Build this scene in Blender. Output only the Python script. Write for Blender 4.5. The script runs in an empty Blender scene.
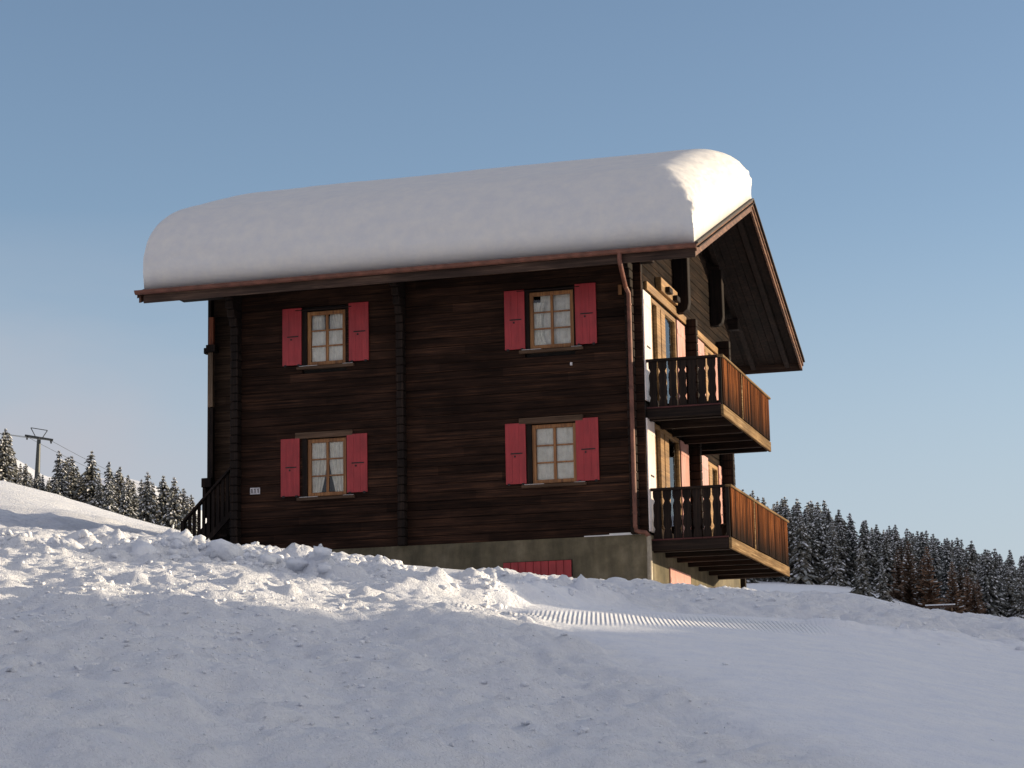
import numpy as np, math, random
CAM=np.array([9.6578,-42.8571,-4.7004])
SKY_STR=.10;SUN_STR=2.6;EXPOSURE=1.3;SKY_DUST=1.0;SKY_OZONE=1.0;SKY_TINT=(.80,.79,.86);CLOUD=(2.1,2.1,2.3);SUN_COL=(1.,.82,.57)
FILL_VEIL=(1.85,1.87,2.14);FILL_GLOW=(5.8,5.4,4.8)
PH=[-0.6741,-0.5104,-0.5018,-0.4845,-0.4671,-0.4452,-0.4275,-0.4031,-0.3651,-0.3336,-0.2885,-0.2433,-0.1805,-0.1316,-0.0559,0.1363]
EL={
 37:[0.1259,0.1098,0.1099,0.1091,0.1082,0.1068,0.1059,0.1017,0.0978,0.0956,0.0908,0.0859,0.0798,0.0744,0.0615,0.0317],
 42:[0.1238,0.1085,0.1085,0.1077,0.1069,0.1055,0.1046,0.1004,0.0965,0.0938,0.0890,0.0836,0.0771,0.0718,0.0584,0.0277],
 56:[0.1301,0.1209,0.1201,0.1180,0.1144,0.1100,0.1064,0.1004,0.0924,0.0884,0.0832,0.0778,0.0736,0.0687,0.0550,0.0236],
 66:[0.1428,0.1285,0.1268,0.1229,0.1180,0.1122,0.1086,0.1004,0.0902,0.0862,0.0809,0.0760,0.0722,0.0682,0.0541,0.0216],
 78:[0.1513,0.1342,0.1321,0.1273,0.1212,0.1149,0.1104,0.1008,0.0888,0.0839,0.0787,0.0742,0.0709,0.0673,0.0528,0.0196],
 110:[0.1470,0.1280,0.1259,0.1215,0.1158,0.1104,0.1059,0.0981,0.0866,0.0826,0.0773,0.0728,0.0705,0.0669,0.0524,0.0196],
 200:[0.1343,0.1169,0.1161,0.1135,0.1073,0.1019,0.0983,0.0914,0.0843,0.0808,0.0778,0.0751,0.0798,0.0758,0.0541,0.0196],
 330:[0.1301,0.1182,0.1170,0.1126,0.1073,0.1028,0.1001,0.0937,0.0866,0.0839,0.0805,0.0778,0.0847,0.0815,0.0584,0.0236],
 460:[0.1217,0.1138,0.1125,0.1095,0.1051,0.1006,0.0961,0.0937,0.0911,0.0929,0.0967,0.0994,0.1009,0.0873,0.0684,0.0378],
 620:[0.1132,0.1050,0.1050,0.1028,0.1006,0.0961,0.0916,0.0892,0.0866,0.0884,0.0899,0.0935,0.0942,0.0815,0.0636,0.0317],
 1000:[0.1132,0.1072,0.1050,0.1028,0.1006,0.0984,0.0938,0.0892,0.0798,0.0749,0.0697,0.0688,0.0673,0.0616,0.0506,0.0236],
 1500:[0.1555,0.1468,0.1384,0.1305,0.1342,0.1302,0.1216,0.1116,0.0978,0.0794,0.0697,0.0644,0.0585,0.0528,0.0463,0.0236],
 2600:[0.0141,0.0116,0.0115,0.0112,0.0109,0.0105,0.0102,0.0098,0.0091,0.0086,0.0078,0.0069,0.0057,0.0048,0.0033,-0.0005],
}

def _hash(ix,iy,seed):
    n=(ix.astype(np.int64)*374761393+iy.astype(np.int64)*668265263+seed*974634777)&0xffffffff
    n=((n^(n>>13))*1274126177)&0xffffffff
    n=(n^(n>>16))&0xffffff
    return n/float(0xffffff)*2-1
def vnoise(x,y,seed=0):
    ix=np.floor(x);iy=np.floor(y);fx=x-ix;fy=y-iy
    ux=fx*fx*fx*(fx*(fx*6-15)+10);uy=fy*fy*fy*(fy*(fy*6-15)+10)
    a=_hash(ix,iy,seed);b=_hash(ix+1,iy,seed);c=_hash(ix,iy+1,seed);d=_hash(ix+1,iy+1,seed)
    return (a*(1-ux)+b*ux)*(1-uy)+(c*(1-ux)+d*ux)*uy
def fbm(x,y,seed=0,o=4,g=.5):
    s=0;a=1;t=0
    for k in range(o):
        s=s+a*vnoise(x*.87+y*.49,-x*.49+y*.87,seed+k*17);t+=a;a*=g;x=x*2.03+11.3;y=y*2.03-7.1
    return s/t
def sst(a,b,x):
    t=np.clip((x-a)/(b-a),0,1);return t*t*(3-2*t)
# profile of the slope: heights tabulated by bearing and distance, then smoothed
_ph=np.linspace(PH[0],PH[-1],260)
_ld=np.linspace(math.log(1.),math.log(2600.),420)
_D=sorted(EL)
_rows=np.array([np.interp(_ph,PH,EL[d]) for d in _D])
_tab=np.zeros((len(_ph),len(_ld)))
for _i in range(len(_ph)):
    ec=_rows[0,_i];dc=float(_D[0]);zc=ec*dc
    dd=np.exp(_ld)
    t=dd/dc
    near=-1.6+(zc+1.6)*(t+.085*np.sin(np.pi*np.clip(t,0,1)))
    far=np.interp(_ld,np.log(_D),_rows[:,_i])*dd
    _tab[_i]=np.where(dd<dc,near,far)
def _blur(a,ax,r):
    k=np.exp(-.5*(np.arange(-3*r,3*r+1)/r)**2);k/=k.sum()
    pad=[(0,0),(0,0)];pad[ax]=(3*r,3*r)
    b=np.pad(a,pad,mode='edge')
    return np.apply_along_axis(lambda v:np.convolve(v,k,'valid'),ax,b)
_tab=_blur(_blur(_tab,0,3),1,2)
def base(x,y):
    dx=x-CAM[0];dy=y-CAM[1]
    d=np.maximum(np.hypot(dx,dy),1.0001);ph=np.arctan2(dx,dy)
    # behind the camera the bearing is folded forward again
    ph=np.clip(ph,PH[0],PH[-1])
    u=(ph-_ph[0])/(_ph[1]-_ph[0]);v=(np.log(d)-_ld[0])/(_ld[1]-_ld[0])
    u=np.clip(u,0,len(_ph)-1.001);v=np.clip(v,0,len(_ld)-1.001)
    i=u.astype(int);j=v.astype(int);a=u-i;b=v-j
    z=(_tab[i,j]*(1-a)+_tab[i+1,j]*a)*(1-b)+(_tab[i,j+1]*(1-a)+_tab[i+1,j+1]*a)*b
    back=sst(10,-25,dy)
    z=z*(1-back)+(-1.6-.03*np.minimum(d,400))*back
    return z+CAM[2]
def seg(x,y,x0,y0,x1,y1):
    vx,vy=x1-x0,y1-y0;L=vx*vx+vy*vy
    t=np.clip(((x-x0)*vx+(y-y0)*vy)/L,0,1)
    return np.hypot(x-x0-t*vx,y-y0-t*vy),t
def billow(x,y,seed=0,o=3):
    s=0;a=1;t=0
    for k in range(o):
        s=s+a*(1-np.abs(vnoise(x*.8+y*.6,-x*.6+y*.8,seed+k*13))*2);t+=a;a*=.5;x=x*2.1+3.7;y=y*2.1+9.2
    return s/t
def smooth_road(x,y):
    # 1 on the groomed road that runs across the foreground, 0 on rough snow
    e=(x-4.0)*.80-(y+24.)*(-.42)   # distance right of the road's near edge
    w=.35*fbm(x*.8,y*.8,5,3)
    near=sst(-.25,.65,e+w)
    f,_=seg(x,y,4.6,-20.6,9.2,-17.6)
    far=1-sst(-.2,1.0,(y+21.2)-.42*(x-4.)+w)
    return near*far*sst(-40,-38,-np.abs(y+24))if False else near*far
def corduroy(x,y):
    f,t=seg(x,y,4.3,-24.0,5.85,-21.8)
    return 1-sst(.35,.95,f+.2*fbm(x,y,8,2))
def detail(x,y):
    d=np.hypot(x-CAM[0],y-CAM[1])
    road=smooth_road(x,y)
    pb=np.arctan2(x-CAM[0],y-CAM[1]);drift=sst(-.345,-.33,pb)*(1-sst(-.305,-.29,pb))*sst(18,20.5,d)*.8
    road=np.maximum(road,drift)
    nearw=1-sst(45,120,d)
    rough=(1-.93*road)
    z=.15*fbm(x*.4,y*.4,1,3)*rough*nearw
    z=z+(.085*fbm(x*1.5,y*1.5,2,4,.6)+.07*fbm(x*4.,y*4.,3,4,.7)+.02*np.maximum(fbm(x*8,y*8,6,3,.6),-.1))*rough*nearw
    su=x*.894+y*.447;sv=-x*.447+y*.894
    z=z+.055*fbm(su*2.1,sv*.28,7,4,.6)*rough*nearw+.02*fbm(x*.6,y*.6,4,2)
    # thrown-up lumps along the left bank
    bm,_=seg(x,y,-3.5,-22.5,1.2,-19.5)
    bm2,_=seg(x,y,.6,-19.5,-2.5,-12.)
    mask=np.maximum(1-sst(1.2,3.4,bm),.8*(1-sst(1.0,3.,bm2)))*(1-road)
    lump=np.maximum(billow(x*1.3,y*1.3,21,4)-.12,0)
    z=z+mask*(.15*(lump-.25)+.13*np.maximum(billow(x*3.1,y*3.1,27,3),-.1)-.05+.05*fbm(x*6,y*6,31,3))
    # crest band in front of the chalet
    cb=np.exp(-((d-30)/5.)**2)
    z=z+cb*(1-.7*road)*.10*np.maximum(billow(x*1.3,y*1.3,41,4),-.2)-cb*.03
    # two big turned-over blocks, the ploughed heap and the right bank
    for (cx,cy,r,h,s) in BUMPS:
        q=np.hypot((x-cx)/r,(y-cy)/(r*1.15))+.25*fbm(x*2.2/r*.6,y*2.2/r*.6,s,3)
        z=z+h*np.clip(1-q,0,1)**.6*(1+.35*fbm(x*5,y*5,s+3,3))
    f,t=seg(x,y,3.0,-23.4,3.9,-20.6)
    z=z+.13*np.exp(-(f/.36)**2)*(1+1.2*fbm(x*4.2,y*4.2,61,4))
    f,t=seg(x,y,6.9,-20.8,9.8,-16.5)
    z=z+.06*np.exp(-(f/.9)**2)*(1+1.2*fbm(x*3.5,y*3.5,71,4))
    far=sst(120,400,d)
    z=z+far*6*fbm(x*.006,y*.006,91,4)*np.minimum(d/900,1)+sst(900,1400,d)*18*fbm(x*.011,y*.011,95,4)
    return z
BUMPS=[(1.3,-21.3,.26,.24,101),(1.72,-21.7,.24,.19,103),(1.05,-21.0,.2,.12,104),(-.9,-16.0,.5,.1,105),(3.35,-22.6,.5,.13,107),
 (3.75,-21.6,.45,.1,109),(7.0,-18.4,.7,.08,111),(-15.6,-1.5,.9,.5,113),(8.55,-20.3,.22,.08,115),(8.9,-21.6,.2,.07,116),(6.55,-21.0,.28,.07,118)]
def ground(x,y):
    x=np.asarray(x,float);y=np.asarray(y,float)
    z=base(x,y)+detail(x,y)
    # level the ground under the chalet
    hx=np.maximum(np.abs(x+4.75)-5.6,0);hy=np.maximum(np.abs(y-5)-5.6,0)
    w=1-sst(0,3.,np.hypot(hx,hy))
    z=z*(1-w)+np.minimum(z,-1.15+.0*x+np.clip(-(x+4)*.12,0,1.4))*w
    # unseen rise added off to the right, shaped to shade the near slope
    shade_hill=sst(40,58,x)*(1-sst(95,240,x))*(1-sst(-10,3.4,y+3*fbm(x*.05,y*.05,131,2)-.47*(x-60)))*sst(-190,-90,y)
    z=np.maximum(z,z*(1-shade_hill)+(8.5+2.2*fbm(x*.05,y*.4,133,3)+.8*fbm(x*.05,y*1.3,134,2))*shade_hill)
    # a low unseen bank, added beside the road to shade the snow at right
    bank=np.exp(-((x-25-.05*y)/5.)**2)*sst(-70,-55,y)*(1-sst(3,6,y))
    z=np.maximum(z,z*(1-bank)+(.1-.85*sst(-21,-18,y)+2.15*sst(-13.5,-10.5,y)+.5*fbm(x*.2,y*.35,135,3))*bank)
    shade_ridge=sst(25,130,x)*(1-sst(500,900,x))*sst(190,300,y)*(1-sst(800,1100,y))  # unseen high ground added at the right to shade the forest
    z=z+shade_ridge*50
    return z
import bpy, bmesh
from mathutils import Vector, Matrix
random.seed(7); rng=np.random.default_rng(7)
SC=bpy.context.scene; COL=SC.collection
R=math.radians
# ------------------------------------------------------------------ helpers
class MB:
    def __init__(s): s.v=[];s.f=[];s.m=[];s.c=[]
    def add(s,vs,fs,mi=0):
        s.c.append((len(s.v),len(s.f)));b=len(s.v);s.v+=[tuple(v) for v in vs];s.f+=[tuple(b+i for i in f) for f in fs];s.m+=[mi]*len(fs);return s
    def box(s,x0,x1,y0,y1,z0,z1,mi=0):
        if x0>x1:x0,x1=x1,x0
        if y0>y1:y0,y1=y1,y0
        if z0>z1:z0,z1=z1,z0
        v=[(x0,y0,z0),(x1,y0,z0),(x1,y1,z0),(x0,y1,z0),(x0,y0,z1),(x1,y0,z1),(x1,y1,z1),(x0,y1,z1)]
        return s.add(v,[(0,3,2,1),(4,5,6,7),(0,1,5,4),(1,2,6,5),(2,3,7,6),(3,0,4,7)],mi)
    def hull8(s,b,t,mi=0):   # bottom 4, top 4 (ccw from above)
        return s.add(list(b)+list(t),[(0,3,2,1),(4,5,6,7),(0,1,5,4),(1,2,6,5),(2,3,7,6),(3,0,4,7)],mi)
    def prism(s,poly,axis,a,b,mi=0):
        n=len(poly)
        def P(p,w):
            return {'x':(w,p[0],p[1]),'y':(p[0],w,p[1]),'z':(p[0],p[1],w)}[axis]
        v=[P(p,a) for p in poly]+[P(p,b) for p in poly]
        f=[tuple(range(n))[::-1],tuple(range(n,2*n))]+[(i,(i+1)%n,n+(i+1)%n,n+i) for i in range(n)]
        return s.add(v,f,mi)
    def tube(s,pts,r,n=8,mi=0,r2=None):
        pts=[Vector(p) for p in pts];L=len(pts);rings=[]
        for i,p in enumerate(pts):
            t=(pts[min(i+1,L-1)]-pts[max(i-1,0)]).normalized()
            u=t.cross(Vector((0,0,1)))
            if u.length<.05:u=t.cross(Vector((0,1,0)))
            u.normalize();w=t.cross(u)
            rr=r if r2 is None else r+(r2-r)*i/max(L-1,1)
            rings.append([p+rr*(math.cos(2*math.pi*k/n)*u+math.sin(2*math.pi*k/n)*w) for k in range(n)])
        v=[q for g in rings for q in g];f=[]
        for i in range(L-1):
            for k in range(n):
                f.append((i*n+k,i*n+(k+1)%n,(i+1)*n+(k+1)%n,(i+1)*n+k))
        f.append(tuple(range(n))[::-1]);f.append(tuple((L-1)*n+k for k in range(n)))
        return s.add(v,f,mi)
    def each(s,name,mats,parent=None,bevel=0):   # every piece an object of its own
        last=None;cs=s.c+[(len(s.v),len(s.f))]
        for (v0,f0),(v1,f1) in zip(cs,cs[1:]):
            q=MB();q.v=s.v[v0:v1];q.f=[tuple(i-v0 for i in f) for f in s.f[f0:f1]];q.m=s.m[f0:f1];last=q.build(name,mats,parent,bevel)
        return last
    def build(s,name,mats,parent=None,bevel=0,smooth=False,loc=None):
        me=bpy.data.meshes.new(name);me.from_pydata(s.v,[],s.f)
        if not isinstance(mats,(list,tuple)):mats=[mats]
        for m in mats:me.materials.append(m)
        me.polygons.foreach_set('material_index',s.m)
        bm=bmesh.new();bm.from_mesh(me)
        bmesh.ops.recalc_face_normals(bm,faces=bm.faces)
        if bevel:
            bmesh.ops.bevel(bm,geom=list(bm.edges),offset=bevel,segments=1,affect='EDGES',clamp_overlap=True)
        bm.to_mesh(me);bm.free()
        if smooth:me.polygons.foreach_set('use_smooth',[True]*len(me.polygons))
        me.update()
        o=bpy.data.objects.new(name,me);COL.objects.link(o)
        if parent:o.parent=parent
        if loc:o.location=loc
        return o
def empty(name,loc=(0,0,0)):
    o=bpy.data.objects.new(name,None);COL.objects.link(o);o.location=loc;o.empty_display_size=.3;return o
def tag(o,label=None,cat=None,group=None,kind=None):
    if label:o['label']=label
    if cat:o['category']=cat
    if group:o['group']=group
    if kind:o['kind']=kind
    return o
# ------------------------------------------------------------------ materials
def nmat(name):
    m=bpy.data.materials.new(name);m.use_nodes=True;nt=m.node_tree
    for n in list(nt.nodes):nt.nodes.remove(n)
    out=nt.nodes.new('ShaderNodeOutputMaterial');b=nt.nodes.new('ShaderNodeBsdfPrincipled')
    nt.links.new(b.outputs[0],out.inputs[0]);return m,nt,b,out
def N(nt,t,**k):
    n=nt.nodes.new(t)
    for a,v in k.items():
        if a.startswith('i_'):
            key=a[2:];n.inputs[int(key) if key.isdigit() else key].default_value=v
        else:setattr(n,a,v)
    return n
def coords(nt,scale):
    tc=N(nt,'ShaderNodeTexCoord');mp=N(nt,'ShaderNodeMapping');mp.inputs['Scale'].default_value=scale
    nt.links.new(tc.outputs['Object'],mp.inputs[0]);return mp.outputs[0],tc
def ramp(nt,fac,stops):
    r=N(nt,'ShaderNodeValToRGB');e=r.color_ramp.elements
    while len(e)<len(stops):e.new(.5)
    for q,(p,c) in zip(e,stops):q.position=p;q.color=(*c,1)
    nt.links.new(fac,r.inputs[0]);return r.outputs[0]
def mixc(nt,f,a,b,mode='MIX'):
    n=N(nt,'ShaderNodeMix',data_type='RGBA',blend_type=mode)
    for idx,val in ((0,f),(6,a),(7,b)):
        if isinstance(val,(int,float)):n.inputs[idx].default_value=val
        elif isinstance(val,tuple):n.inputs[idx].default_value=(*val,1)
        else:nt.links.new(val,n.inputs[idx])
    return n.outputs[2]
def bump(nt,b,h,strength,dist=.02,prev=None):
    n=N(nt,'ShaderNodeBump');n.inputs['Strength'].default_value=strength;n.inputs['Distance'].default_value=dist
    nt.links.new(h,n.inputs['Height'])
    if prev is not None:nt.links.new(prev,n.inputs['Normal'])
    nt.links.new(n.outputs[0],b.inputs['Normal']);return n.outputs[0]
def noise(nt,vec,scale,detail=5,rough=.6,dist=0):
    n=N(nt,'ShaderNodeTexNoise');n.inputs['Scale'].default_value=scale;n.inputs['Detail'].default_value=detail
    n.inputs['Roughness'].default_value=rough;n.inputs['Distortion'].default_value=dist
    nt.links.new(vec,n.inputs['Vector']);return n.outputs['Fac']
def wood(name,dark,mid,light,grain='x',rough=.8,course=None,spec=.25,wear=.5,band=None,rowaxis=2):
    m,nt,b,_=nmat(name)
    s={'x':(.35,5,14),'y':(5,.35,14),'z':(14,14,.5)}[grain]
    v,tc=coords(nt,s)
    g=noise(nt,v,2.2,7,.68,.4)
    col=ramp(nt,g,[(.33,dark),(.52,mid),(.72,light)])
    v2,_=coords(nt,{'x':(.5,1,1.6),'y':(1,.5,1.6),'z':(1.3,1.3,.6)}[grain])
    p=noise(nt,v2,1.3,4,.6)
    pf=ramp(nt,p,[(.38,(.35,)*3),(.62,(1.25,)*3)])
    col=mixc(nt,wear,col,pf,'MULTIPLY')
    if course:
        sp=N(nt,'ShaderNodeSeparateXYZ');nt.links.new(tc.outputs['Object'],sp.inputs[0])
        sn=N(nt,'ShaderNodeMath',operation='DIVIDE');sn.inputs[1].default_value=course
        nt.links.new(sp.outputs[rowaxis],sn.inputs[0])
        fl=N(nt,'ShaderNodeMath',operation='FLOOR');nt.links.new(sn.outputs[0],fl.inputs[0])
        dv=N(nt,'ShaderNodeMath',operation='SNAP');dv.inputs[1].default_value=3.3
        ad=N(nt,'ShaderNodeMath',operation='MULTIPLY_ADD');ad.inputs[1].default_value=1.37
        nt.links.new(fl.outputs[0],ad.inputs[0]);nt.links.new(sp.outputs[0 if rowaxis==2 else 2],ad.inputs[2])
        nt.links.new(ad.outputs[0],dv.inputs[0])
        cb=N(nt,'ShaderNodeCombineXYZ');nt.links.new(fl.outputs[0],cb.inputs[0]);nt.links.new(dv.outputs[0],cb.inputs[1])
        wn=N(nt,'ShaderNodeTexWhiteNoise',noise_dimensions='3D');nt.links.new(cb.outputs[0],wn.inputs['Vector'])
        rv=ramp(nt,wn.outputs['Value'],[(0,(.6,)*3),(1,(1.4,)*3)])
        col=mixc(nt,.9,col,rv,'MULTIPLY')
    if band:   # weather staining that belongs to the boards: (z from, z to, colour below)
        for z0,z1,cb_ in band:
            sp=N(nt,'ShaderNodeSeparateXYZ');nt.links.new(tc.outputs['Object'],sp.inputs[0])
            mr=N(nt,'ShaderNodeMapRange');mr.inputs[1].default_value=z0;mr.inputs[2].default_value=z1
            nz=noise(nt,v,1.6,4,.7)
            ad=N(nt,'ShaderNodeMath',operation='MULTIPLY_ADD');ad.inputs[1].default_value=.45;nt.links.new(nz,ad.inputs[0]);nt.links.new(sp.outputs[2],ad.inputs[2])
            nt.links.new(ad.outputs[0],mr.inputs[0])
            col=mixc(nt,mr.outputs[0],cb_,col)
    nt.links.new(col,b.inputs['Base Color']);b.inputs['Roughness'].default_value=rough
    b.inputs['Specular IOR Level'].default_value=spec
    bump(nt,b,g,.5,.008)
    return m
M={}
M['log']=wood('weathered_log',(.010,.0055,.004),(.034,.0165,.0105),(.10,.045,.024),'x',.85,.178,.12,.75)
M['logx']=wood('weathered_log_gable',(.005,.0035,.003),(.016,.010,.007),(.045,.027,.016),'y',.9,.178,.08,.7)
M['porch']=wood('porch_log',(.02,.012,.008),(.06,.035,.022),(.13,.08,.05),'x',.8,.178,.2,.6)
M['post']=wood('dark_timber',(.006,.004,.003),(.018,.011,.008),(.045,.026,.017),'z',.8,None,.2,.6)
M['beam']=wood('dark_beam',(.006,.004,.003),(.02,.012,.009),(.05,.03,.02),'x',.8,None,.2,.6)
M['beamy']=wood('dark_beam_y',(.008,.005,.004),(.022,.013,.01),(.05,.03,.02),'y',.8,None,.2,.6)
M['honey']=wood('honey_wood',(.15,.06,.02),(.33,.14,.045),(.48,.25,.09),'z',.5,None,.4,.35)
M['honeyy']=wood('honey_wood_y',(.16,.085,.03),(.32,.18,.07),(.48,.30,.13),'y',.55,None,.3,.45)
M['lintel']=wood('lintel_wood',(.05,.028,.016),(.11,.065,.04),(.2,.125,.08),'x',.75,None,.2,.5)
M['verge']=wood('verge_wood',(.05,.022,.012),(.14,.062,.032),(.28,.14,.07),'y',.6,None,.3,.5)
M['fascia']=wood('eave_wood',(.03,.017,.012),(.075,.043,.03),(.17,.11,.075),'x',.7,None,.25,.7)
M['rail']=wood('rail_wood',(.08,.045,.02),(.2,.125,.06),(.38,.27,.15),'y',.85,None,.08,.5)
M['red']=None
def redpaint():
    m,nt,b,_=nmat('red_paint');v,tc=coords(nt,(9,9,.8));g=noise(nt,v,2,5,.6)
    col=ramp(nt,g,[(.3,(.32,.024,.028)),(.55,(.40,.032,.036)),(.8,(.46,.048,.05))])
    v2,_=coords(nt,(1,1,1));p=noise(nt,v2,2.3,5,.6)
    col=mixc(nt,.35,col,ramp(nt,p,[(.35,(.5,.55,.5)),(.65,(1.15,)*3)]),'MULTIPLY')
    nt.links.new(col,b.inputs['Base Color']);b.inputs['Roughness'].default_value=.42;b.inputs['Specular IOR Level'].default_value=.45
    sp=N(nt,'ShaderNodeSeparateXYZ');nt.links.new(tc.outputs['Object'],sp.inputs[0])
    bump(nt,b,g,.25,.004);return m
M['red']=redpaint()
def redglare():  # the red paint lightened to pink, sun glare put into the colour
    m,nt,b,_=nmat('sun_glare_red_paint');v,tc=coords(nt,(9,9,.8));g=noise(nt,v,2,6,.7)
    col=ramp(nt,g,[(.35,(.5,.22,.18)),(.55,(.68,.38,.32)),(.75,(.82,.58,.5))])
    nt.links.new(col,b.inputs['Base Color']);b.inputs['Roughness'].default_value=.35;b.inputs['Specular IOR Level'].default_value=.6
    bump(nt,b,g,.2,.003);return m
M['pink']=redglare()
def redpale():  # nearly white copy of the red paint, strongest sun glare painted in
    m,nt,b,_=nmat('glare_white_paint');v,tc=coords(nt,(9,9,.8));g=noise(nt,v,2,6,.7)
    nt.links.new(ramp(nt,g,[(.35,(.78,.62,.55)),(.6,(.88,.78,.72))]),b.inputs['Base Color']);b.inputs['Roughness'].default_value=.35;b.inputs['Specular IOR Level'].default_value=.6
    bump(nt,b,g,.2,.003);return m
M['pale']=redpale()
def boards():
    # balcony boards: orange larch worn to black towards the foot
    m,nt,b,_=nmat('balcony_board');v,tc=coords(nt,(14,14,.6));g=noise(nt,v,2,6,.7)
    col=ramp(nt,g,[(.36,(.012,.005,.003)),(.52,(.10,.032,.010)),(.70,(.27,.10,.032))])
    sp=N(nt,'ShaderNodeSeparateXYZ');nt.links.new(tc.outputs['Object'],sp.inputs[0])
    nz=noise(nt,v,1.5,4,.7);ad=N(nt,'ShaderNodeMath',operation='MULTIPLY_ADD');ad.inputs[1].default_value=-.9
    nt.links.new(nz,ad.inputs[0]);nt.links.new(sp.outputs[2],ad.inputs[2])
    mr=N(nt,'ShaderNodeMapRange');mr.inputs[1].default_value=-.38;mr.inputs[2].default_value=.28
    nt.links.new(ad.outputs[0],mr.inputs[0]);col=mixc(nt,mr.outputs[0],(.012,.007,.005),col)
    fl=N(nt,'ShaderNodeMath',operation='DIVIDE');fl.inputs[1].default_value=.16;nt.links.new(sp.outputs[1],fl.inputs[0])
    f2=N(nt,'ShaderNodeMath',operation='FLOOR');nt.links.new(fl.outputs[0],f2.inputs[0])
    wn=N(nt,'ShaderNodeTexWhiteNoise',noise_dimensions='1D');nt.links.new(f2.outputs[0],wn.inputs['W'])
    col=mixc(nt,.8,col,ramp(nt,wn.outputs['Value'],[(0,(.15,.13,.12)),(1,(1.9,)*3)]),'MULTIPLY')
    nt.links.new(col,b.inputs['Base Color']);b.inputs['Roughness'].default_value=.95;b.inputs['Specular IOR Level'].default_value=.04
    bump(nt,b,g,.4,.006);return m
M['boards']=boards()
def snowmat(name,base,groom=False,soft=.3,rough_b=.5):
    m,nt,b,_=nmat(name)
    geo=N(nt,'ShaderNodeNewGeometry')
    n1=noise(nt,geo.outputs['Position'],3.,6,.65);n2=noise(nt,geo.outputs['Position'],16,6,.6);n3=noise(nt,geo.outputs['Position'],90,3,.6)
    col=mixc(nt,1.,base,ramp(nt,n1,[(.35,(.9,.92,.97)),(.65,(1.,1.,1.))]),'MULTIPLY')
    nt.links.new(col,b.inputs['Base Color']);b.inputs['Roughness'].default_value=.65;b.inputs['Specular IOR Level'].default_value=.25
    ad=N(nt,'ShaderNodeMath',operation='MULTIPLY_ADD');ad.inputs[1].default_value=.35;nt.links.new(n3,ad.inputs[0]);nt.links.new(n2,ad.inputs[2])
    if groom:
        at=N(nt,'ShaderNodeAttribute',attribute_name='groom');at2=N(nt,'ShaderNodeAttribute',attribute_name='road')
        sub=N(nt,'ShaderNodeMapRange');sub.inputs[1].default_value=0;sub.inputs[2].default_value=1;sub.inputs[3].default_value=1;sub.inputs[4].default_value=.4
        nt.links.new(at2.outputs['Fac'],sub.inputs[0])
        ml=N(nt,'ShaderNodeMath',operation='MULTIPLY');nt.links.new(ad.outputs[0],ml.inputs[0]);nt.links.new(sub.outputs[0],ml.inputs[1])
        p=bump(nt,b,ml.outputs[0],.8,.06)
        sp=N(nt,'ShaderNodeSeparateXYZ');nt.links.new(geo.outputs['Position'],sp.inputs[0])
        # ribs of the groomer's comb, one every 4 cm across the track
        a1=N(nt,'ShaderNodeMath',operation='MULTIPLY');a1.inputs[1].default_value=.25;nt.links.new(sp.outputs[1],a1.inputs[0])
        a2=N(nt,'ShaderNodeMath',operation='ADD');nt.links.new(sp.outputs[0],a2.inputs[0]);nt.links.new(a1.outputs[0],a2.inputs[1])
        wob=noise(nt,geo.outputs['Position'],1.2,2,.5);a4=N(nt,'ShaderNodeMath',operation='MULTIPLY_ADD');a4.inputs[1].default_value=.006
        nt.links.new(wob,a4.inputs[0]);nt.links.new(a2.outputs[0],a4.inputs[2])
        a3=N(nt,'ShaderNodeMath',operation='MULTIPLY');a3.inputs[1].default_value=2*math.pi/.043;nt.links.new(a4.outputs[0],a3.inputs[0])
        si=N(nt,'ShaderNodeMath',operation='SINE');nt.links.new(a3.outputs[0],si.inputs[0])
        mm=N(nt,'ShaderNodeMath',operation='MULTIPLY');nt.links.new(si.outputs[0],mm.inputs[0]);nt.links.new(at.outputs['Fac'],mm.inputs[1])
        bump(nt,b,mm.outputs[0],1.,.0062,p)
    else:
        bump(nt,b,ad.outputs[0],rough_b*.6,.04)
    return m
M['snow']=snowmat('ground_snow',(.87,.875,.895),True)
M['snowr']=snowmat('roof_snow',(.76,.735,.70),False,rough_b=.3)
M['clod']=snowmat('clod_snow',(.88,.885,.9),False,rough_b=.9)
def conc():
    m,nt,b,_=nmat('stained_concrete');v,_t=coords(nt,(1,1,1))
    n1=noise(nt,v,.9,6,.65);n2=noise(nt,v,6,6,.7)
    v3,_=coords(nt,(2.2,2.2,.35));n3=noise(nt,v3,2.,4,.6)
    col=ramp(nt,n1,[(.35,(.085,.072,.042)),(.55,(.15,.125,.078)),(.7,(.22,.185,.125))])
    col=mixc(nt,.5,col,ramp(nt,n3,[(.35,(.5,.5,.47)),(.65,(1.25,1.2,1.1))]),'MULTIPLY')
    col=mixc(nt,.35,col,ramp(nt,n2,[(.35,(.6,)*3),(.65,(1.3,)*3)]),'MULTIPLY')
    nt.links.new(col,b.inputs['Base Color']);b.inputs['Roughness'].default_value=.9;bump(nt,b,n2,.35,.01);return m
M['conc']=conc()
def simple(name,col,rough=.6,metal=0,nscale=8,var=.25,spec=.4):
    m,nt,b,_=nmat(name);v,_t=coords(nt,(1,1,1));n=noise(nt,v,nscale,5,.6)
    lo=tuple(c*(1-var) for c in col);hi=tuple(min(c*(1+var),1) for c in col)
    nt.links.new(ramp(nt,n,[(.35,lo),(.65,hi)]),b.inputs['Base Color']);b.inputs['Roughness'].default_value=rough;b.inputs['Metallic'].default_value=metal
    b.inputs['Specular IOR Level'].default_value=spec;bump(nt,b,n,.15,.004);return m
M['copper']=simple('brown_gutter_metal',(.17,.068,.045),.5,.1,5,.3)
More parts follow.
